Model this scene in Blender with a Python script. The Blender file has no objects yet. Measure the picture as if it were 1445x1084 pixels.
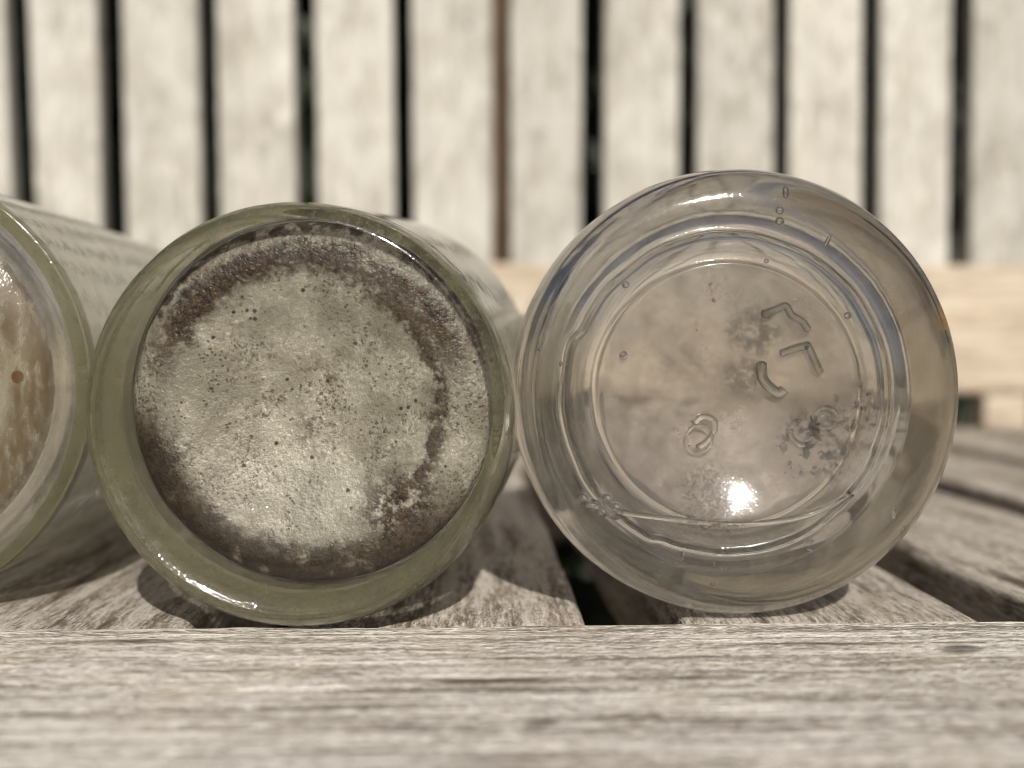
import bpy, bmesh, math, random
from mathutils import Vector, noise
random.seed(7)
SC = bpy.context.scene
COL = SC.collection
R = math.radians

# ------------------------------------------------------------------ camera
cam_d = bpy.data.cameras.new("camera")
cam = bpy.data.objects.new("camera", cam_d)
COL.objects.link(cam)
cam.location = (0, 0, 0.04304)
cam.rotation_euler = (R(90 - 1.65), 0, R(-2.061))
cam_d.sensor_width = 36.0
cam_d.lens = 39.1
cam_d.clip_start = 0.005
cam_d.clip_end = 100
cam_d.dof.use_dof = True
cam_d.dof.focus_distance = 0.1722
cam_d.dof.aperture_fstop = 10.5
SC.camera = cam

# ------------------------------------------------------------------ sky and sun
SUN = Vector((0.19, -1.45, 1.0)).normalized()          # towards the sun
el = math.asin(SUN.z)
az = math.atan2(SUN.x, SUN.y)
world = bpy.data.worlds.new("World")
SC.world = world
world.use_nodes = True
wn = world.node_tree.nodes
sky = wn.new("ShaderNodeTexSky")
sky.sky_type = 'NISHITA'
sky.sun_disc = False
sky.sun_elevation = el
sky.sun_rotation = az
sky.dust_density = 4.0
sky.air_density = 0.8
world.node_tree.links.new(sky.outputs[0], wn["Background"].inputs[0])
wn["Background"].inputs[1].default_value = 0.05

sun_d = bpy.data.lights.new("sun", 'SUN')
sun_d.energy = 5.0
sun_d.angle = R(0.53)
sun_d.color = (1.0, 0.965, 0.915)
sun = bpy.data.objects.new("sun", sun_d)
COL.objects.link(sun)
sun.rotation_euler = SUN.to_track_quat('Z', 'Y').to_euler()
sun.location = SUN * 3

SC.view_settings.view_transform = 'Standard'
SC.view_settings.look = 'None'
SC.view_settings.gamma = 1
SC.view_settings.use_curve_mapping = False
SC.view_settings.exposure = -0.04
cy = SC.cycles
cy.max_bounces = 16
cy.transmission_bounces = 14
cy.glossy_bounces = 8
cy.diffuse_bounces = 3
cy.transparent_max_bounces = 24
cy.blur_glossy = 0.3
cy.sample_clamp_indirect = 6.0
cy.use_denoising = True
cy.filter_width = 1.1
cy.use_adaptive_sampling = True
cy.adaptive_threshold = 0.03


# ------------------------------------------------------------------ node helpers
class NT:
    def __init__(s, name):
        s.m = bpy.data.materials.new(name)
        s.m.use_nodes = True
        s.t = s.m.node_tree
        s.t.nodes.clear()
        s.out = s.t.nodes.new("ShaderNodeOutputMaterial")

    def n(s, typ, ins=None, **kw):
        nd = s.t.nodes.new("ShaderNode" + typ)
        for k, v in kw.items():
            setattr(nd, k, v)
        for k, v in (ins or {}).items():
            s.put(nd.inputs[k], v)
        return nd

    def put(s, sock, v):
        if isinstance(v, bpy.types.Node):
            v = v.outputs[0]
        if isinstance(v, bpy.types.NodeSocket):
            s.t.links.new(v, sock)
        else:
            if isinstance(v, (tuple, list)) and len(v) == 3 and sock.type == 'RGBA':
                v = (*v, 1)
            sock.default_value = v

    def math(s, op, a, b=0.0, c=0.0, clamp=False):
        return s.n("Math", {0: a, 1: b, 2: c}, operation=op, use_clamp=clamp).outputs[0]

    def vmath(s, op, a, b=(0, 0, 0)):
        nd = s.n("VectorMath", {0: a}, operation=op)
        if op == 'SCALE':
            s.put(nd.inputs[3], b)
        else:
            s.put(nd.inputs[1], b)
        return nd.outputs['Value'] if op in ('LENGTH', 'DISTANCE', 'DOT_PRODUCT') else nd.outputs[0]

    def mix(s, fac, a, b, mode='MIX'):
        nd = s.n("Mix", data_type='RGBA', blend_type=mode)
        s.put(nd.inputs[0], fac)
        s.put(nd.inputs[6], a)
        s.put(nd.inputs[7], b)
        return nd.outputs[2]

    def noise(s, vec, scale, detail=4, rough=.55, dist=0.0):
        return s.n("TexNoise", {"Vector": vec, "Scale": scale, "Detail": detail, "Roughness": rough, "Distortion": dist}).outputs[0]

    def ramp(s, fac, stops):
        nd = s.n("ValToRGB", {0: fac})
        els = nd.color_ramp.elements
        while len(els) < len(stops):
            els.new(.5)
        for e, (p, c) in zip(els, stops):
            e.position = p
            e.color = (c, c, c, 1) if isinstance(c, (int, float)) else (*c, 1)
        return nd.outputs[0]

    def step(s, v, lo, hi):
        nd = s.n("MapRange", {0: v, 1: lo, 2: hi}, interpolation_type='SMOOTHSTEP')
        return nd.outputs[0]

    def band(s, v, c, w):
        """1 at c, 0 beyond w away from it"""
        d = s.math('ABSOLUTE', s.math('SUBTRACT', v, c))
        return s.step(d, w, w * .25)

    def bump(s, h, dist, strength=1.0, normal=None):
        nd = s.n("Bump", {"Height": h, "Distance": dist, "Strength": strength})
        if normal is not None:
            s.put(nd.inputs["Normal"], normal)
        return nd.outputs[0]

    def done(s, surf, volume=None):
        s.put(s.out.inputs[0], surf)
        if volume is not None:
            s.put(s.out.inputs[1], volume)
        return s.m


def wood(name, axis, light, dark, tint, bump_d=.0005, fine=1.0, blot=.5, crack=.6, gr=(14, 210, 95, 1500, 420, 3200)):
    """weathered bare timber, grain along the given axis"""
    t = NT(name)
    co = t.n("TexCoord").outputs["Object"]
    rnd = t.n("ObjectInfo").outputs["Random"]
    off = t.vmath('SCALE', (3.1, 1.7, 2.3), rnd)
    co = t.vmath('ADD', co, off)

    def grain(along, across):
        sc = [across] * 3
        sc[axis] = along
        return t.vmath('MULTIPLY', co, tuple(sc))
    wob = t.n("TexNoise", {"Vector": co, "Scale": 22.0, "Detail": 1.0}).outputs["Color"]
    wobv = t.vmath('SCALE', t.vmath('SUBTRACT', wob, (.5, .5, .5)), .9)
    g1 = t.noise(t.vmath('ADD', grain(gr[0], gr[1]), wobv), 1.0, 3, .62)
    g2 = t.noise(grain(gr[2] * fine, gr[3] * fine), 1.0, 2, .6)
    g3 = t.noise(grain(gr[4] * fine, gr[5] * fine), 1.0, 1, .6)
    bl = t.noise(grain(38, 70), 1.0, 3, .6)
    sp = t.noise(co, 700.0, 1, .6)
    v = t.math('ADD', t.math('MULTIPLY', g1, .44), t.math('MULTIPLY', g2, .36))
    v = t.math('ADD', v, t.math('MULTIPLY', g3, .20))
    col = t.mix(t.step(v, .40, .58), dark, light)
    col = t.mix(t.math('MULTIPLY', t.step(bl, .52, .72), blot), col, tint)
    col = t.mix(t.math('MULTIPLY', t.step(g2, .60, .74), .55), col, tuple(min(1, c * 1.45) for c in light))
    ck = t.math('MULTIPLY', t.step(g1, .40, .31), crack)
    col = t.mix(ck, col, tuple(c * .42 for c in dark))
    dirt = t.math('MULTIPLY', t.step(sp, .66, .74), .55)
    col = t.mix(dirt, col, tuple(c * .5 for c in dark))
    vo = t.n("TexVoronoi", {"Vector": t.vmath('ADD', grain(26, 34), wobv), "Scale": 1.0})
    kn = t.math('MULTIPLY', t.step(vo.outputs[0], .085, .04), .75)
    col = t.mix(kn, col, tuple(c * .4 for c in dark))
    big = t.noise(co, 17.0, 1, .6)
    col = t.mix(t.math('MULTIPLY', t.step(big, .5, .75), .35), col, t.mix(.6, col, dark))
    vr = t.math('ADD', .87, t.math('MULTIPLY', rnd, .20))
    col = t.mix(1.0, col, t.n("CombineXYZ", {0: vr, 1: vr, 2: vr}), 'MULTIPLY')
    hgt = t.math('ADD', g1, t.math('ADD', t.math('MULTIPLY', g2, .6), t.math('MULTIPLY', g3, .3)))
    p = t.n("BsdfPrincipled", {"Base Color": col, "Roughness": .82, "Normal": t.bump(hgt, bump_d)})
    p.inputs["Specular IOR Level"].default_value = .25
    return t.done(p)


# ------------------------------------------------------------------ object helpers
def link(name, me, mat, parent=None):
    o = bpy.data.objects.new(name, me)
    COL.objects.link(o)
    if mat:
        me.materials.clear()
        me.materials.append(mat)
    if parent:
        o.parent = parent
    return o


def empty(name, loc, rz=0.0):
    o = bpy.data.objects.new(name, None)
    o.empty_display_size = .02
    COL.objects.link(o)
    o.location = loc
    o.rotation_euler = (0, 0, rz)
    return o


def tag(o, label, cat, group=None, kind=None):
    o["label"] = label
    o["category"] = cat
    if group:
        o["group"] = group
    if kind:
        o["kind"] = kind


def plank_mesh(name, sx, sy, sz, bev, seg=3, cut=None, warp=.0004, seed=0.0):
    """a box, edges rounded by bev, surface slightly uneven. centred on x/y, top at z = 0"""
    bm = bmesh.new()
    bmesh.ops.create_cube(bm, size=1)
    bmesh.ops.scale(bm, vec=(sx, sy, sz), verts=bm.verts)
    bmesh.ops.translate(bm, vec=(0, 0, -sz / 2), verts=bm.verts)
    if cut:
        ax, n = cut
        d = [0, 0, 0]
        d[ax] = 1
        L = (sx, sy, sz)[ax]
        for i in range(1, n):
            co = [0, 0, -sz / 2 if ax != 2 else 0]
            co[ax] = (-sz if ax == 2 else -L / 2) + L * i / n
            bmesh.ops.bisect_plane(bm, geom=bm.verts[:] + bm.edges[:] + bm.faces[:], plane_co=co, plane_no=d)
    if bev:
        sharp = [e for e in bm.edges if len(e.link_faces) == 2 and e.calc_face_angle(0) > 1]
        bmesh.ops.bevel(bm, geom=sharp, offset=bev, segments=seg, profile=.5, affect='EDGES')
    for v in bm.verts:
        q = v.co * 35 + Vector((seed * 7.3, seed * 3.1, seed))
        v.co += Vector((noise.noise(q), noise.noise(q + Vector((9, 1, 4))), noise.noise(q + Vector((3, 8, 2))))) * warp
    me = bpy.data.meshes.new(name)
    bm.to_mesh(me)
    bm.free()
    for p in me.polygons:
        p.use_smooth = True
    return me


# ------------------------------------------------------------------ the bench
W_RAIL = wood("weathered_front_rail", 0, (.74, .69, .615), (.25, .21, .163), (.54, .45, .34), .0010, 1.0, .45, .85, (30, 420, 420, 1300, 1300, 2500))
W_SEAT = wood("weathered_seat_wood", 1, (.48, .43, .365), (.145, .118, .088), (.34, .275, .20), .0008, 1.0, .4, .75, (18, 260, 200, 1400, 800, 3000))
W_BACK = wood("silvered_backrest_wood", 2, (.52, .50, .445), (.36, .337, .287), (.43, .39, .315), .0004, 1.0, .55, .15, (22, 60, 70, 260, 200, 700))
W_LOW = wood("tan_backrest_rail_wood", 0, (.51, .44, .35), (.33, .265, .19), (.45, .35, .245), .0004, .5, .6, .25)

bench = empty("garden_bench", (0, 0.40, 0))
tag(bench, "weathered grey wooden bench with slatted seat and slatted backrest under the bottles", "bench")
BY = bench.location.y

# front rail: rough sawn top built as a fine height field, far edge rounded over towards the slats
RAIL_TOP = .0007
RAIL_BACK = .1722


def rail_mesh():
    x0, x1, y0, y1 = -.42, .42, .085, RAIL_BACK
    nx, ny = 620, 110
    vs, fs = [], []
    for j in range(ny + 1):
        fy = j / ny
        y = y0 + (y1 - y0) * (1 - (1 - fy) ** 1.15)
        for i in range(nx + 1):
            u = i / nx * 2 - 1
            x = math.copysign(abs(u) ** 1.35, u) * .42
            g = noise.noise(Vector((x * 45, y * 620, 0))) * .00022 + noise.noise(Vector((x * 160, y * 1500, 5))) * .00012
            g += noise.noise(Vector((x * 12, y * 60, 2))) * .0003
            e = max(0.0, 1 - (y1 - y) / .0016)
            drop = .0014 * (1 - math.sqrt(max(0, 1 - e * e)))
            yy = y + (noise.noise(Vector((x * 160, 3, 1))) * .0005 + noise.noise(Vector((x * 55, 3, 4))) * .0006 + noise.noise(Vector((x * 14, 7, 1))) * .0007) * (fy ** 6)
            vs.append((x, yy - BY, RAIL_TOP + g - drop))
    for j in range(ny):
        for i in range(nx):
            a = j * (nx + 1) + i
            fs.append((a, a + 1, a + nx + 2, a + nx + 1))
    n0 = len(vs)
    loop = [i for i in range(nx + 1)] + [j * (nx + 1) + nx for j in range(1, ny + 1)] + \
           [ny * (nx + 1) + i for i in range(nx - 1, -1, -1)] + [j * (nx + 1) for j in range(ny - 1, 0, -1)]
    for k in loop:
        x, y, z = vs[k]
        vs.append((x, y, -.034))
    m = len(loop)
    for q in range(m):
        a, b = loop[q], loop[(q + 1) % m]
        fs.append((b, a, n0 + q, n0 + (q + 1) % m))
    fs.append(tuple(n0 + q for q in range(m - 1, -1, -1)))
    me = bpy.data.meshes.new("front_rail")
    me.from_pydata(vs, [], fs)
    for p in me.polygons:
        p.use_smooth = True
    return me


link("front_rail", rail_mesh(), W_RAIL, bench)

# seat slats run front to back; every one butts against the rail with rounded arrises
PITCH, SLAT, SY0, SY1 = .0636, .0492, RAIL_BACK + .0004, .6215
edges0 = -.0303
for k in range(-5, 6):
    x0 = edges0 + k * PITCH
    me = plank_mesh("seat_slat", SLAT + random.uniform(-.0006, .0006), SY1 - SY0, .021, .0022, 4, (1, 60), .0005, k + 20)
    o = link("seat_slat", me, W_SEAT, bench)
    o.location = (x0 + SLAT / 2, (SY0 + SY1) / 2 - BY, random.uniform(-.0002, .0001))

# backrest: thirteen upright slats let into a lower and an upper rail
gaps = [(-.3030, -.2980, .0095), (-.2502, -.2461, .0104), (-.1996, -.1978, .0107), (-.1464, -.1445, .0082), (-.0929, -.0910, .0094),
        (-.0386, -.0375, .0082), (.0164, .0167, .0080), (.0682, .0677, .0100), (.1218, .1218, .0080),
        (.1746, .1746, .0070), (.2257, .2261, .0082), (.2776, .2771, .0098), (.3300, .3290, .0085), (.3830, .3810, .0085)]
ZB, ZT, BACK = .086, .236, .625
for k in range(len(gaps) - 1):
    (t0, b0, w0), (t1, b1, w1) = gaps[k], gaps[k + 1]
    w0, w1 = w0 * 1.28, w1 * 1.28
    zt = .44
    s = (zt - .0935) / (ZT - .0935)
    me = plank_mesh("backrest_slat", .05, .016, zt - ZB, .0018, 3, (2, 30), .0004, k + 50)
    for v in me.vertices:
        f = (v.co.z + (zt - ZB)) / (zt - ZB) * s
        xa = b0 + w0 / 2 + (t0 - b0) * f
        xb = b1 - w1 / 2 + (t1 - b1) * f
        v.co.x = xa + (xb - xa) * (v.co.x / .05 + .5) - (b0 + b1) / 2
    o = link("backrest_slat", me, W_BACK, bench)
    o.location = ((b0 + b1) / 2, BACK + .008 - BY, zt)
me = plank_mesh("backrest_lower_rail", .86, .030, .0735, .003, 4, (0, 60), .0005, 81)
o = link("backrest_lower_rail", me, W_LOW, bench)
o.location = (.03, BACK + .013 - BY, .0925)
me = plank_mesh("backrest_upper_rail", .86, .030, .070, .004, 4, (0, 40), .0005, 82)
o = link("backrest_upper_rail", me, W_LOW, bench)
o.location = (.03, BACK + .013 - BY, .50)
me = plank_mesh("rear_seat_rail", .86, .026, .060, .003, 3, (0, 40), .0005, 83)
o = link("rear_seat_rail", me, W_SEAT, bench)
o.location = (.03, SY1 + .0135 - BY, -.0015)
W_DARK = wood("brown_brace_wood", 2, (.12, .076, .042), (.07, .044, .025), (.10, .06, .035), .0004, .5)
o = link("backrest_brace", plank_mesh("backrest_brace", .03, .02, .36, .002, 2, None, .0003, 91), W_DARK, bench)
o.location = (.0165, BACK + .0275 - BY, .43)
for x in (.306, -.27):
    o = link("spacer_block", plank_mesh("spacer_block", .026, .020, .0205, .0015, 2, None, .0002, x), W_LOW, bench)
    o.location = (x, BACK + .010 - BY, .019)

# ------------------------------------------------------------------ ground and planting behind the bench
t = NT("pale_gravel_ground")
co = t.n("TexCoord").outputs["Object"]
nz = t.noise(co, 40, 6, .65)
p = t.n("BsdfPrincipled", {"Base Color": t.mix(nz, (.07, .06, .048), (.16, .14, .115)), "Roughness": .95, "Normal": t.bump(nz, .01)})
soil = t.done(p)
me = bpy.data.meshes.new("ground")
S = 40
me.from_pydata([(-S, -S, 0), (S, -S, 0), (S, S, 0), (-S, S, 0)], [], [(0, 1, 2, 3)])
g = link("ground", me, soil)
g.location = (0, 0, -.43)
g["kind"] = "structure"

t = NT("hedge_leaf")
rnd = t.n("NewGeometry").outputs["Random Per Island"]
lc = t.mix(rnd, (.008, .012, .006), (.028, .034, .016))
p = t.n("BsdfPrincipled", {"Base Color": lc, "Roughness": .55})
leaf_m = t.done(p)
vs, fs = [], []
for i in range(16000):
    c = Vector((random.uniform(-.75, .85), random.uniform(.80, 1.05), random.uniform(-.42, .75)))
    n = Vector((random.gauss(0, .6), -1, random.gauss(.3, .6))).normalized()
    u = n.cross(Vector((random.gauss(0, 1), random.gauss(0, 1), random.gauss(0, 1)))).normalized()
    w = n.cross(u)
    l, b = random.uniform(.03, .05), random.uniform(.014, .022)
    k = len(vs)
    vs += [c - u * l, c - u * l * .2 + w * b + n * .003, c + u * l, c - u * l * .2 - w * b + n * .003]
    fs += [(k, k + 1, k + 2), (k, k + 2, k + 3)]
k = len(vs)
vs += [Vector(q) for q in ((-.9, 1.04, -.43), (1, 1.04, -.43), (1, 1.04, .8), (-.9, 1.04, .8), (-.9, 1.3, -.43), (1, 1.3, -.43), (1, 1.3, .8), (-.9, 1.3, .8))]
fs += [(k, k + 1, k + 2, k + 3), (k + 4, k + 7, k + 6, k + 5), (k + 3, k + 2, k + 6, k + 7), (k, k + 3, k + 7, k + 4), (k + 1, k + 5, k + 6, k + 2)]
me = bpy.data.meshes.new("hedge")
me.from_pydata([tuple(v) for v in vs], [], fs)
hd = link("hedge", me, leaf_m)
tag(hd, "dark green shaded hedge glimpsed through the gaps of the bench back", "hedge", None, "stuff")


# ------------------------------------------------------------------ glass bottles
def arc(c, r, a0, a1, n):
    return [(c[0] + r * math.cos(R(a0 + (a1 - a0) * i / n)), c[1] + r * math.sin(R(a0 + (a1 - a0) * i / n))) for i in range(n + 1)]


def lathe(name, prof, zc, seg=144, wob=0.0, seed=0.0, flip=False, lump=0.0, ecc=None, jog=0.0):
    """prof: (radius, distance along the axis); axis runs along +y at height zc"""
    vs, fs, rows = [], [], []
    for pi, (r, t) in enumerate(prof):
        ox = oz = 0.0
        if ecc and pi >= ecc[2]:
            w = min(1, max(0, 1 - (t - .014) / .05))
            ox, oz = ecc[0] * w, ecc[1] * w
        if jog and pi < len(prof) // 2 and t < .006:
            ox = jog * min(1, max(0, (.034 - r) / .006))
        if r < 1e-6:
            rows.append([len(vs)])
            vs.append((ox, t, zc + oz))
            continue
        row = []
        for i in range(seg):
            a = 2 * math.pi * i / seg
            d = Vector((math.cos(a), math.sin(a), 0))
            q = Vector((d.x * 1.3 + seed, d.y * 1.3, t * 18))
            rr = r * (1 + wob * noise.noise(q))
            tt = t + lump * noise.noise(Vector((d.x * r * 90 + seed, d.y * r * 90, 1.5))) * min(1, r / .01)
            row.append(len(vs))
            if jog and .0235 < r < .0275 and t < .002:
                ad = math.degrees(a) % 360
                rr += .0009 * (min(1, max(0, (ad - 157) / 4)) - min(1, max(0, (ad - 242) / 4)))
                rr += .0003 * noise.noise(Vector((d.x * 4, d.y * 4, 9)))
            vs.append((ox + rr * d.x, tt, zc + oz + rr * d.y))
        rows.append(row)
    for a, b in zip(rows, rows[1:]):
        for i in range(seg):
            j = (i + 1) % seg
            if len(a) == 1:
                f = (a[0], b[j], b[i])
            elif len(b) == 1:
                f = (a[i], a[j], b[0])
            else:
                f = (a[i], a[j], b[j], b[i])
            fs.append(f[::-1] if flip else f)
    me = bpy.data.meshes.new(name)
    me.from_pydata(vs, [], fs)
    bm = bmesh.new()
    bm.from_mesh(me)
    bmesh.ops.recalc_face_normals(bm, faces=bm.faces)
    if flip:
        bmesh.ops.reverse_faces(bm, faces=bm.faces)
    bm.to_mesh(me)
    bm.free()
    for p in me.polygons:
        p.use_smooth = True
    return me


def smooth_prof(pts, n=4):
    """Catmull-Rom through the profile points"""
    out = []
    P = [pts[0]] + list(pts) + [pts[-1]]
    for i in range(1, len(P) - 2):
        for k in range(n):
            s = k / n
            q = []
            for d in (0, 1):
                a, b, c, e = P[i - 1][d], P[i][d], P[i + 1][d], P[i + 2][d]
                q.append(.5 * ((2 * b) + (c - a) * s + (2 * a - 5 * b + 4 * c - e) * s * s + (3 * b - a - 3 * c + e) * s ** 3))
            out.append((max(0, q[0]), q[1]))
    out.append(pts[-1])
    return out


def axis_coords(t, zc):
    """radius and angle about the bottle's axis, in object space"""
    co = t.n("TexCoord").outputs["Object"]
    v = t.vmath('SUBTRACT', co, (0, 0, zc))
    fl = t.vmath('MULTIPLY', v, (1, 0, 1))
    r = t.vmath('LENGTH', fl)
    sp = t.n("SeparateXYZ", {0: v})
    return co, v, r, sp.outputs[0], sp.outputs[2], sp.outputs[1]


def spot(t, x, z, cx, cz, rad, soft=.4):
    dx = t.math('SUBTRACT', x, cx)
    dz = t.math('SUBTRACT', z, cz)
    d = t.math('SQRT', t.math('ADD', t.math('MULTIPLY', dx, dx), t.math('MULTIPLY', dz, dz)))
    return t.step(d, rad, rad * soft)


def glass(name, zc, absorb, dens, ring, base, body, rough=.012, bump_d=.00008, stain=None, rb=.028, ecc=(0, 0), yb=.010, sheen=.07, fine=1.0, rim=None):
    """old glass: clear dielectric, a weathering bloom on its skin and pits.
    ring, base, body: (bloom colour, bloom amount, share of light that goes straight through)"""
    t = NT(name)
    co, v, r, x, z, y = axis_coords(t, zc)
    ex = t.math('SUBTRACT', x, ecc[0])
    ez = t.math('SUBTRACT', z, ecc[1])
    re_ = t.math('SQRT', t.math('ADD', t.math('MULTIPLY', ex, ex), t.math('MULTIPLY', ez, ez)))
    zb = t.math('MULTIPLY', t.step(re_, rb, rb * .985), t.step(y, .035, .03))
    zs = t.step(y, yb, yb + .002)

    def zone(k):
        a = t.mix(zs, ring[k], body[k]) if k == 0 else t.math('ADD', ring[k], t.math('MULTIPLY', zs, body[k] - ring[k]))
        if k == 0:
            return t.mix(zb, a, base[k])
        return t.math('ADD', t.math('MULTIPLY', a, t.math('SUBTRACT', 1.0, zb)), t.math('MULTIPLY', zb, base[k]))
    n1 = t.noise(co, 230, 1, .5)
    n2 = t.noise(co, 1700, 1, .6)
    pits = t.step(n2, .57, .74)
    nb = t.bump(t.math('ADD', n1, t.math('MULTIPLY', pits, .10 * fine)), bump_d)
    nr = t.bump(t.math('ADD', t.noise(co, 1900, 1, .6), t.math('MULTIPLY', n1, 2.0)), bump_d * .8)
    g = t.n("BsdfGlass", {"Color": (1, 1, 1), "Roughness": rough, "IOR": 1.5, "Normal": nb})
    gl = t.n("BsdfGlossy", {"Color": (.95, .95, .95), "Roughness": .07, "Normal": nr})
    g = t.n("MixShader", {0: t.math('MULTIPLY', t.math('ADD', .25, pits), sheen), 1: g, 2: gl})
    colr = zone(0)
    if rim:
        colr = t.mix(t.math('MULTIPLY', t.step(r, rim[0], rim[0] + .0004), t.math('SUBTRACT', 1.0, zs)), colr, rim[1])
    d = t.n("BsdfDiffuse", {"Color": colr})
    tr = t.n("BsdfTranslucent", {"Color": colr})
    dt = t.n("MixShader", {0: .5, 1: d, 2: tr})
    n3 = t.noise(co, 100, 3, .65)
    n4 = t.noise(co, 900, 2, .65)
    hz = t.math('MULTIPLY', t.math('ADD', t.math('ADD', .35, t.step(n3, .3, .75)), t.math('MULTIPLY', t.step(n4, .52, .75), .45)), zone(1), clamp=True)
    if rim:
        rm = t.math('MULTIPLY', t.step(r, rim[0], rim[0] + .0004), t.math('SUBTRACT', 1.0, zs))
        hz = t.math('ADD', hz, t.math('MULTIPLY', rm, t.math('SUBTRACT', rim[2], hz)))
    s = t.n("MixShader", {0: hz, 1: g, 2: dt})
    gs = t.n("BsdfGlossy", {"Color": (1, 1, 1), "Roughness": .11, "Normal": nb})
    thin = t.n("MixShader", {0: t.n("Fresnel", {"IOR": t.math('SUBTRACT', 1.5, t.math('MULTIPLY', t.n("NewGeometry").outputs["Backfacing"], .8333))}), 1: t.n("BsdfTransparent", {0: (.95, .95, .93)}), 2: gs})
    s = t.n("MixShader", {0: zone(2), 1: s, 2: thin})
    if stain:
        cx, cz, rad, sc = stain
        m = t.math('MULTIPLY', spot(t, x, z, cx, cz, rad, .2), t.step(t.noise(co, 500, 4, .6), .38, .62))
        sd = t.n("BsdfDiffuse", {"Color": sc})
        s = t.n("MixShader", {0: t.math('MULTIPLY', m, .8), 1: s, 2: sd})
    vol = t.n("VolumeAbsorption", {"Color": absorb, "Density": dens})
    return t.done(s, vol)


def bottle_profile(Ra, base, heel, body, wall, cav, neck=.0115, shoulder=.024, neck_len=.030, Rs=None):
    """outer: base points out to the heel, side, shoulder, neck, lip; inner: back down to the cavity floor"""
    o = list(base)
    o += heel
    Rs = Rs or Ra
    o += [(Ra + (Rs - Ra) * f, body * f) for f in (.35, .55, .75, .92)]
    Rb, Ra = Ra, Rs
    o += [(Ra - .0006, body), (Ra * .93, body + shoulder * .28), (Ra * .74, body + shoulder * .62), (neck + .004, body + shoulder * .9), (neck, body + shoulder * 1.15)]
    e = body + shoulder * 1.15 + neck_len
    o += [(neck, e - .013), (neck + .0028, e - .011), (neck + .0033, e - .006), (neck + .0028, e - .001), (neck + .0008, e)]
    ni = neck - .0036
    o += [(ni + .0006, e - .0004), (ni, e - .002), (ni, body + shoulder * 1.1), (neck - .001, body + shoulder * .85), (Ra * .74 - wall, body + shoulder * .55), (Ra * .93 - wall, body + shoulder * .2), (Ra - wall, body - .003)]
    o += [(Rb + (Rs - Rb) * f - wall, body * f) for f in (.75, .5, .3)]
    o += cav
    return o


def bubble_mesh(name, rad, sx=1, sz=1):
    bm = bmesh.new()
    bmesh.ops.create_icosphere(bm, subdivisions=3, radius=rad)
    for vv in bm.verts:
        vv.co.x *= sx
        vv.co.z *= sz
    bmesh.ops.reverse_faces(bm, faces=bm.faces)
    me = bpy.data.meshes.new(name)
    bm.to_mesh(me)
    bm.free()
    for p in me.polygons:
        p.use_smooth = True
    return me


def tube(name, pts, rad, n=8, sub=5):
    pts = [Vector(p) for p in pts]
    P = [pts[0]] + pts + [pts[-1]]
    path = []
    for i in range(1, len(P) - 2):
        for k in range(sub):
            s = k / sub
            a, b, c, e = P[i - 1], P[i], P[i + 1], P[i + 2]
            path.append(.5 * ((2 * b) + (c - a) * s + (2 * a - 5 * b + 4 * c - e) * s * s + (3 * b - a - 3 * c + e) * s ** 3))
    path.append(pts[-1])
    vs, fs = [], []
    for i, p in enumerate(path):
        d = (path[min(i + 1, len(path) - 1)] - path[max(i - 1, 0)]).normalized()
        u = d.cross(Vector((0, 1, 0))).normalized()
        w = d.cross(u)
        tip = .35 if i in (0, len(path) - 1) else 1
        for k in range(n):
            a = 2 * math.pi * k / n
            vs.append(p + (u * math.cos(a) + w * math.sin(a)) * rad * tip)
    for i in range(len(path) - 1):
        for k in range(n):
            j = (k + 1) % n
            fs.append((i * n + k, i * n + j, (i + 1) * n + j, (i + 1) * n + k))
    fs.append(tuple(range(n - 1, -1, -1)))
    m = (len(path) - 1) * n
    fs.append(tuple(m + k for k in range(n)))
    me = bpy.data.meshes.new(name)
    me.from_pydata([tuple(v) for v in vs], [], fs)
    bm = bmesh.new()
    bm.from_mesh(me)
    bmesh.ops.recalc_face_normals(bm, faces=bm.faces)
    bm.to_mesh(me)
    bm.free()
    for p in me.polygons:
        p.use_smooth = True
    return me


# ---- middle bottle: olive glass, grey crust and brown dirt inside the base
RM = .0328
base = [(0, .0052), (.006, .0047), (.012, .0033), (.018, .0013), (.0225, .0003), (.0262, .0007), (.0283, .0004), (.0296, -.0002)]
heel = [(.0307, .0004), (.0318, .0022), (RM - .0003, .005), (RM, .009)]
cav = [(RM - .0035, .017), (RM - .0036, .0110), (RM - .0044, .0064), (.0262, .0048), (.0225, .0042), (.018, .0050), (.012, .0068), (.006, .0081), (0, .0086)]
ECC = (.0021, .0020)
prof_m = bottle_profile(RM, base, heel, .080, .0036, cav, Rs=.0362)
mid = empty("olive_glass_bottle", (-.0266, .1671, 0.0002), R(-3.4))
mid.rotation_euler.x = R(2.4)
tag(mid, "olive glass bottle lying in the middle, its base crusted with grey and brown dirt", "bottle")
G_MID = glass("olive_weathered_glass", RM, (.66, .66, .50), 22, ((.168, .160, .088), .62, .06), ((.35, .33, .27), .02, .93), ((.50, .49, .42), .16, .45),
              .015, .00010, None, .0279, ECC, .010, .12)
pm = smooth_prof(prof_m, 4)
inner_from = max(range(len(pm)), key=lambda k: pm[k][1])
link("glass_body", lathe("glass_body_olive", pm, RM, 160, .006, 3.0, lump=.0001, ecc=(*ECC, inner_from)), G_MID, mid)


def film_mesh(name, pts, zc, th, seed, ecc=None):
    """a crust of thickness th lining the cavity floor; pts from the centre outwards"""
    up = smooth_prof(pts, 5)
    out = []
    for i, (r, tt) in enumerate(up):
        a = up[max(0, i - 1)]
        b = up[min(len(up) - 1, i + 1)]
        dx, dy = b[0] - a[0], b[1] - a[1]
        L = math.hypot(dx, dy) or 1
        k = th * (1 if i < len(up) - 1 else .1)
        out.append((max(0, r - dy / L * k), tt + dx / L * k))
    out[0] = (0, out[0][1])
    return lathe(name, up + out[::-1], zc, 128, .002, seed, ecc=ecc)


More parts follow.
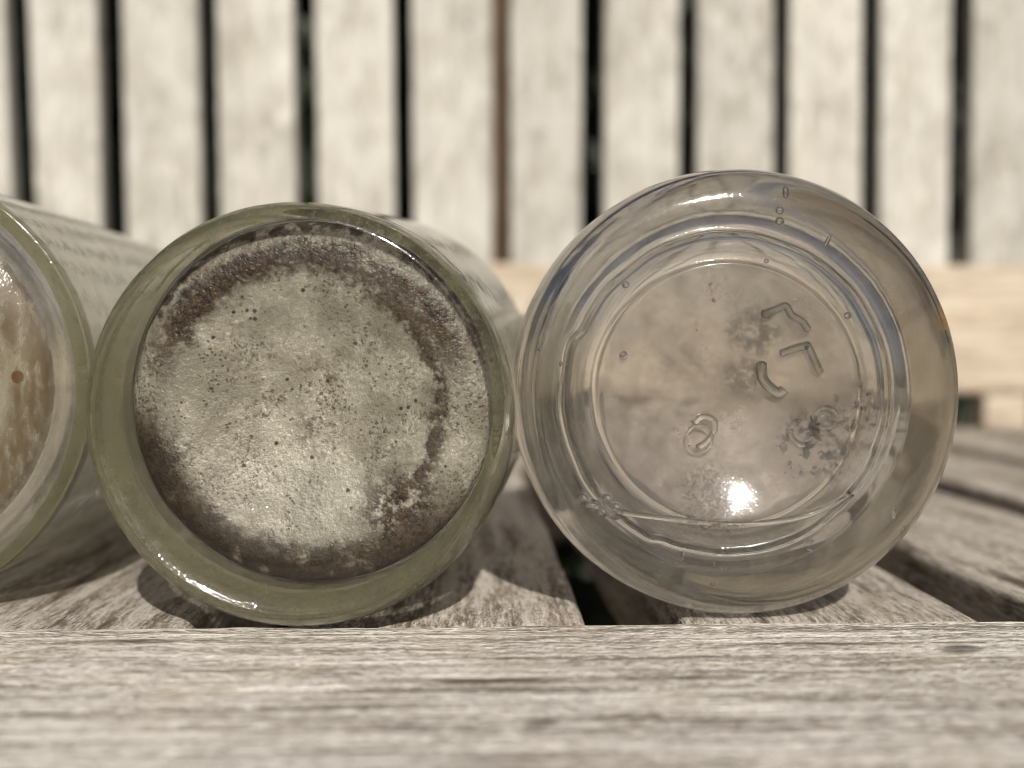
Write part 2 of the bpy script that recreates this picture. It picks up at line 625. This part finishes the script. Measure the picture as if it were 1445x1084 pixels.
def film_common(name, zc, rad, ecc=(0, 0)):
    t = NT(name)
    co, v, r, x, z, y = axis_coords(t, zc)
    x = t.math('SUBTRACT', x, ecc[0])
    z = t.math('SUBTRACT', z, ecc[1])
    r = t.math('SQRT', t.math('ADD', t.math('MULTIPLY', x, x), t.math('MULTIPLY', z, z)))
    rr = t.math('DIVIDE', r, rad)
    dx = t.math('DIVIDE', x, t.math('MAXIMUM', r, 1e-5))
    dz = t.math('DIVIDE', z, t.math('MAXIMUM', r, 1e-5))
    return t, co, rr, dx, dz, x, z


def mx(t, *a):
    o = a[0]
    for b in a[1:]:
        o = t.math('MAXIMUM', o, b)
    return o


FR = .0276
t, co, rr, dx, dz, x, z = film_common("grey_brown_crust", RM, FR, ECC)
nA = t.noise(co, 130, 4, .65)
nB = t.noise(co, 420, 3, .7)
nC = t.noise(co, 1300, 2, .7)
rj = t.math('ADD', rr, t.math('MULTIPLY', t.math('SUBTRACT', nB, .5), .22))
wl = t.step(t.math('ADD', t.math('MULTIPLY', dx, -.30), t.math('MULTIPLY', dz, -.95)), .05, .55)
wt = t.step(dz, -.1, .5)
wr = t.step(dx, .15, .7)
m1 = t.math('MULTIPLY', t.math('MULTIPLY', t.band(rj, .92, .22), wl), t.step(t.math('ADD', nA, t.math('MULTIPLY', nC, .3)), .44, .58))
m2 = t.math('MULTIPLY', t.math('MULTIPLY', t.band(rj, .82, .15), wt), t.step(t.math('ADD', nA, t.math('MULTIPLY', nC, .3)), .48, .62))
m3 = t.math('MULTIPLY', t.math('MULTIPLY', t.band(rj, 1.0, .10), wt), t.step(t.math('ADD', nB, t.math('MULTIPLY', nC, .3)), .50, .66))
m4 = t.math('MULTIPLY', t.math('MULTIPLY', t.band(rj, .72, .085), wr), t.step(nB, .34, .52))
m5 = t.math('MULTIPLY', spot(t, x, z, .0145, -.0165, .010, .3), t.step(nB, .40, .52))
brown = mx(t, m1, m2, m3, t.math('MULTIPLY', m4, .9), m5)
grey = t.mix(t.step(nA, .35, .65), (.28, .255, .20), (.45, .42, .35))
nD = t.noise(co, 2100, 2, .7)
nE = t.noise(t.vmath('ADD', co, (.3, .1, .7)), 95, 3, .6)
grey = t.mix(t.math('MULTIPLY', t.step(nD, .56, .66), t.step(nA, .42, .62)), grey, (.68, .64, .55))
grey = t.mix(t.math('MULTIPLY', t.step(nC, .47, .36), t.step(nE, .42, .62)), grey, (.17, .14, .10))
grey = t.mix(t.math('MULTIPLY', t.step(nD, .41, .34), t.step(nE, .47, .60)), grey, (.08, .062, .045))
sp = t.n("TexVoronoi", {"Vector": co, "Scale": 620.0, "Randomness": 1.0})
spm = t.math('MULTIPLY', t.step(sp.outputs["Distance"], .26, .14), t.step(t.noise(co, 300, 2), .52, .62))
sp2 = t.n("TexVoronoi", {"Vector": co, "Scale": 1300.0, "Randomness": 1.0})
spm2 = t.math('MULTIPLY', t.step(sp2.outputs["Distance"], .34, .20), t.step(t.noise(co, 210, 3, .65), .50, .60))
grey = t.mix(t.math('MULTIPLY', spm2, .8), grey, (.075, .052, .034))
mid_p = t.math('MULTIPLY', mx(t, spot(t, x, z, .0015, -.0045, .0055, .2), spot(t, x, z, -.006, .001, .004, .2), spot(t, x, z, .004, .0045, .004, .2)), t.step(nB, .50, .60))
grey = t.mix(t.math('MULTIPLY', mid_p, .8), grey, (.085, .056, .036))
grey = t.mix(spm, grey, (.05, .035, .025))
bcol = t.mix(t.step(nC, .35, .7), (.016, .010, .006), (.10, .063, .035))
colr = t.mix(brown, grey, bcol)
blk = t.math('MULTIPLY', t.math('MULTIPLY', t.band(rj, .90, .15), t.step(t.math('ADD', t.math('MULTIPLY', dx, -.45), t.math('MULTIPLY', dz, -.89)), .45, .8)), t.step(nA, .32, .48))
colr = t.mix(t.math('MULTIPLY', blk, .85), colr, t.mix(nC, (.010, .007, .004), (.05, .034, .02)))
hgt = t.math('ADD', t.math('MULTIPLY', nB, .8), t.math('MULTIPLY', nC, .5))
pr = t.n("BsdfPrincipled", {"Base Color": colr, "Roughness": .40, "Normal": t.bump(hgt, .0005)})
trl = t.n("BsdfTranslucent", {"Color": colr})
ms = t.n("MixShader", {0: .3, 1: pr, 2: trl})
CRUST = t.done(ms)
fp = [(0, .0068), (.006, .0063), (.012, .0050), (.018, .0032), (.0220, .0024), (.0250, .0027), (.0268, .0036), (.0276, .0050)]
link("dirt_crust", film_mesh("dirt_crust_middle", fp, RM, .0003, 1.0, (*ECC, 0)), CRUST, mid)

# ---- right bottle: clear glass, domed push-up, mould seam ring, embossed marks and air bubbles
RC = .0362
base = [(0, .0046), (.0045, .0044), (.009, .0036), (.0135, .0024), (.0175, .0010), (.0196, .0003), (.0203, .0002), (.0208, .0006), (.0222, .0008),
        (.0243, .0004), (.0250, -.0006), (.0253, -.0006), (.0257, .0007)]
heel = [(.0300, .0007), (.0330, .0017), (.0350, .0037), (RC - .0003, .0068), (RC, .0110)]
cav = [(RC - .0050, .021), (RC - .0062, .0155), (RC - .0090, .0118), (.0230, .0104), (.0190, .0106), (.0140, .0116), (.007, .0126), (0, .0129)]
prof_c = bottle_profile(RC, base, heel, .078, .0045, cav, .013, .026, .034)
clear = empty("clear_glass_bottle", (.0425, .1716, 0.0003), R(-1.0))
tag(clear, "clear colourless glass bottle with a domed base full of bubbles, lying rightmost", "bottle")
G_CLR = glass("clear_weathered_glass", RC, (.76, .745, .70), 26, ((.32, .29, .24), .010, .03), ((.36, .33, .29), .01, .60), ((.40, .38, .33), .012, .30),
              .004, .000055, (.0322, .0118, .0030, (.20, .11, .035)), .0206, (-.0026, .0003), .010, .035, .3)
link("glass_body", lathe("glass_body_clear", smooth_prof(prof_c, 4), RC, 220, .005, 8.0, lump=.00012, jog=-.0026), G_CLR, clear)

FC = RC - .0050
t, co, rr, dx, dz, x, z = film_common("residue_and_refracted_tones", RC, FC, (-.0026, .0003))
nA = t.noise(co, 110, 4, .65)
nB = t.noise(co, 450, 3, .7)
nC = t.noise(co, 1500, 2, .7)
dk = mx(t, t.math('MULTIPLY', spot(t, x, z, .0140, -.0085, .0100, .3), t.step(nB, .36, .64)),
        t.math('MULTIPLY', spot(t, x, z, .0205, -.0035, .008, .3), t.step(nB, .38, .66)),
        t.math('MULTIPLY', spot(t, x, z, -.002, -.0170, .0085, .3), t.step(nC, .42, .60)))
rq = t.math('ADD', rr, t.math('MULTIPLY', t.math('SUBTRACT', nA, .5), .16))
pale = t.math('MULTIPLY', t.step(rq, .64, .62), t.math('ADD', .20, t.math('MULTIPLY', t.step(nA, .35, .7), .28)))  # pale residue, its pinkish tone painting in wood refracted through the base
refr_dark = t.math('MULTIPLY', mx(t, spot(t, x, z, .0050, .0095, .0078, .3), spot(t, x, z, .0035, .0025, .0060, .3)), t.math('ADD', .25, t.math('MULTIPLY', t.step(nB, .35, .6), .3)))  # dark wedge of the refracted view, painted into the film colour
specks = mx(t, t.math('MULTIPLY', t.step(t.n("TexVoronoi", {"Vector": co, "Scale": 330.0}).outputs[0], .16, .09), t.step(nA, .5, .6)),
            t.math('MULTIPLY', t.step(t.noise(t.vmath('MULTIPLY', co, (900, 1, 2600)), 1.0, 2, .6), .66, .70), t.math('MULTIPLY', t.step(nA, .48, .58), .8)))
fac = mx(t, t.math('MULTIPLY', dk, .8), pale, refr_dark, specks, .05)
colr = t.mix(mx(t, dk, specks, t.math('MULTIPLY', refr_dark, 1.6)), t.mix(t.step(nB, .35, .65), (.46, .37, .31), (.62, .53, .46)), t.mix(nC, (.05, .045, .038), (.22, .19, .15)))
pr = t.n("BsdfPrincipled", {"Base Color": colr, "Roughness": .5, "Normal": t.bump(nB, .0003)})
trl = t.n("BsdfTranslucent", {"Color": colr})
ms = t.n("MixShader", {0: .45, 1: pr, 2: trl})
RESID = t.done(t.n("MixShader", {0: fac, 1: t.n("BsdfTransparent"), 2: ms}))
fp = [(r, tt + .0011) for r, tt in base if r < .023] + [(.0243, .0019)]
link("residue_film", film_mesh("residue_film_right", fp, RC, .00015, 2.0, (-.0026, .0003, 0)), RESID, clear)


def dome(r, prof):
    for (r0, t0), (r1, t1) in zip(prof, prof[1:]):
        if r0 <= r <= r1:
            return t0 + (t1 - t0) * (r - r0) / (r1 - r0)
    return prof[-1][1]


outer_c = base + heel
t = NT("air_bubble_in_glass")
BUB = t.done(t.n("BsdfGlass", {"Color": (1, 1, 1), "Roughness": 0.0, "IOR": 1.5}))
t = NT("embossed_glass")
EMB = t.done(t.n("BsdfGlass", {"Color": (.97, .97, .95), "Roughness": .02, "IOR": 1.5}))
S = .0362 / 311                                          # metres per measured unit on the right base


def bubble(bx, bz, rad, sx=1.0, sz=1.0, rot=0.0, deep=.0006):
    x, z = bx * S, bz * S
    y = dome(math.hypot(x, z), outer_c) + rad * S * .9 + deep
    o = link("air_bubble", bubble_mesh("air_bubble", rad * S, sx, sz), BUB, clear)
    o.location = (x, y, RC + z)
    o.rotation_euler = (0, R(rot), 0)


for b in [(-160, 146, 5), (48, 246, 6), (48, 232, 6.5, 1, .9), (57, 270, 6, .8, 1.5), (113, 206, 4, .8, 2.4, 25), (-217, -144, 11),
          (-197, -150, 10), (-184, -144, 9), (-172, -158, 11), (-188, -160, 7), (-80, -219, 4, .8, 2.2, 10), (115, -33, 7),
          (92, -200, 4, 1.4, .7), (92, -212, 4.5, 1.4, .7), (-245, 40, 3.5), (30, 178, 3.5), (-38, -231, 3), (-28, -238, 3), (-40, -258, 3),
          (-88, -302 + 12, 3), (-12, -300, 3), (-162, 52, 6), (205, -165, 5, .7, 1.8, 20), (222, -185, 4, .7, 1.6, 30), (-272, 60, 3), (140, 105, 5), (165, -246, 3)]:
    bubble(*b)


def emboss(pts, w=4.5):
    w *= 1.25
    P = []
    for (bx, bz) in pts:
        x, z = bx * S, bz * S
        P.append((x, dome(math.hypot(x, z), outer_c) - w * S * .15, RC + z))
    return link("embossed_mark", tube("embossed_mark", P, w * S), EMB, clear)


edge_line = emboss([(-215, -148), (-192, -152), (-158, -160), (-98, -168), (-40, -174), (15, -175), (72, -167), (112, -154), (145, -134)], 3.6)  # added glass tube drawing the cavity floor's edge seen through the base
edge_line.name = "cavity_edge_line"


def ring_pts(cx, cz, r, a0=0, a1=360, n=12):
    return [(cx + r * math.cos(R(a0 + (a1 - a0) * k / n)), cz + r * math.sin(R(a0 + (a1 - a0) * k / n))) for k in range(n + 1)]


emboss([(54, 53), (70, 60), (88, 65), (91, 63), (99, 46), (108, 26)], 4.5)      # hooked stroke
emboss([(26, 106), (46, 114), (58, 118), (66, 106), (80, 98), (90, 84)], 4.5)   # arched stroke
emboss(ring_pts(114, -33, 14, 215, 560), 3)                                     # figure eight, upper bowl
emboss(ring_pts(86, -53, 17, 60, -260), 3)                                      # figure eight, lower bowl
emboss([(30, 44), (32, 22), (42, 8), (54, 0), (62, 6)], 6)                      # open bowl
emboss(ring_pts(-56, -62, 18, 200, -150), 1.6)                                  # fine loop
emboss([(-64, -42), (-52, -32), (-36, -36), (-34, -50), (-46, -66), (-60, -74)], 3.5)

# ---- left bottle: yellow-green frosted glass, brown ring stain, partly out of the picture
RL = .0371
base = [(0, .0030), (.006, .0028), (.012, .0022), (.018, .0012), (.0225, .0003), (.0255, 0)]
heel = [(.0285, .0003), (.0318, .0014), (.0338, .0032), (RL - .0004, .0062), (RL, .0105)]
cav = [(RL - .0040, .017), (RL - .0046, .0105), (RL - .0066, .0070), (.0245, .0064), (.0190, .0079), (.0130, .0086), (.007, .0092), (0, .0094)]
prof_l = bottle_profile(RL, base, heel, .125, .0036, cav, .0125, .024, .030)
left = empty("frosted_glass_bottle", (-.0993, .1775, 0.0003), R(0.5))
tag(left, "yellow-green frosted glass bottle with a brown ring stain, cut off at the left edge", "bottle")
G_LFT = glass("yellow_green_frosted_glass", RL, (.68, .66, .46), 14, ((.50, .50, .46), .07, .15), ((.45, .43, .34), .03, .85), ((.62, .60, .50), .30, .35),  # pale ring bloom paints a silvery reflection onto the heel
              .015, .00012, None, .0296, (.0028, .0005), .009, .16, 1.0, (.0350, (.17, .165, .07), .60))
link("glass_body", lathe("glass_body_frosted", smooth_prof(prof_l, 4), RL, 160, .006, 13.0, lump=.00012), G_LFT, left)

FL = RL - .0041
t, co, rr, dx, dz, x, z = film_common("brown_ring_stain", RL, FL, (.0028, .0005))
nA = t.noise(co, 110, 5, .65)
nB = t.noise(t.vmath('MULTIPLY', co, (1, 1, .35)), 520, 5, .7)
rj = t.math('ADD', rr, t.math('MULTIPLY', t.math('SUBTRACT', nA, .5), .10))
ring = mx(t, t.math('MULTIPLY', t.band(rj, .80, .16), t.step(nB, .18, .60)), t.math('MULTIPLY', t.band(rj, .66, .08), t.math('MULTIPLY', t.step(nB, .45, .62), .6)))
rust = spot(t, x, z, .0245, .0012, .0013, .6)
colr = t.mix(ring, t.mix(nB, (.46, .42, .31), (.60, .56, .44)), t.mix(nB, (.085, .054, .022), (.235, .155, .07)))
colr = t.mix(rust, colr, (.14, .065, .012))
fac = mx(t, t.math('MULTIPLY', ring, .9), t.math('MULTIPLY', t.step(rj, .92, .80), .28), rust, t.math('MULTIPLY', t.step(rj, .92, .96), .45), .15)  # pale outer edge paints in the heel's white reflection
pr = t.n("BsdfPrincipled", {"Base Color": colr, "Roughness": .45, "Normal": t.bump(nB, .0003)})
trl = t.n("BsdfTranslucent", {"Color": colr})
ms = t.n("MixShader", {0: .4, 1: pr, 2: trl})
BROWN = t.done(t.n("MixShader", {0: fac, 1: t.n("BsdfTransparent"), 2: ms}))
fp = [(r, tt + .0012) for r, tt in base] + [(.0283, .0022), (.0292, .0036)]
(link("stain_film", film_mesh("stain_film_left", fp, RL, .00015, 3.0, (.0028, .0005, 0)), BROWN, left))
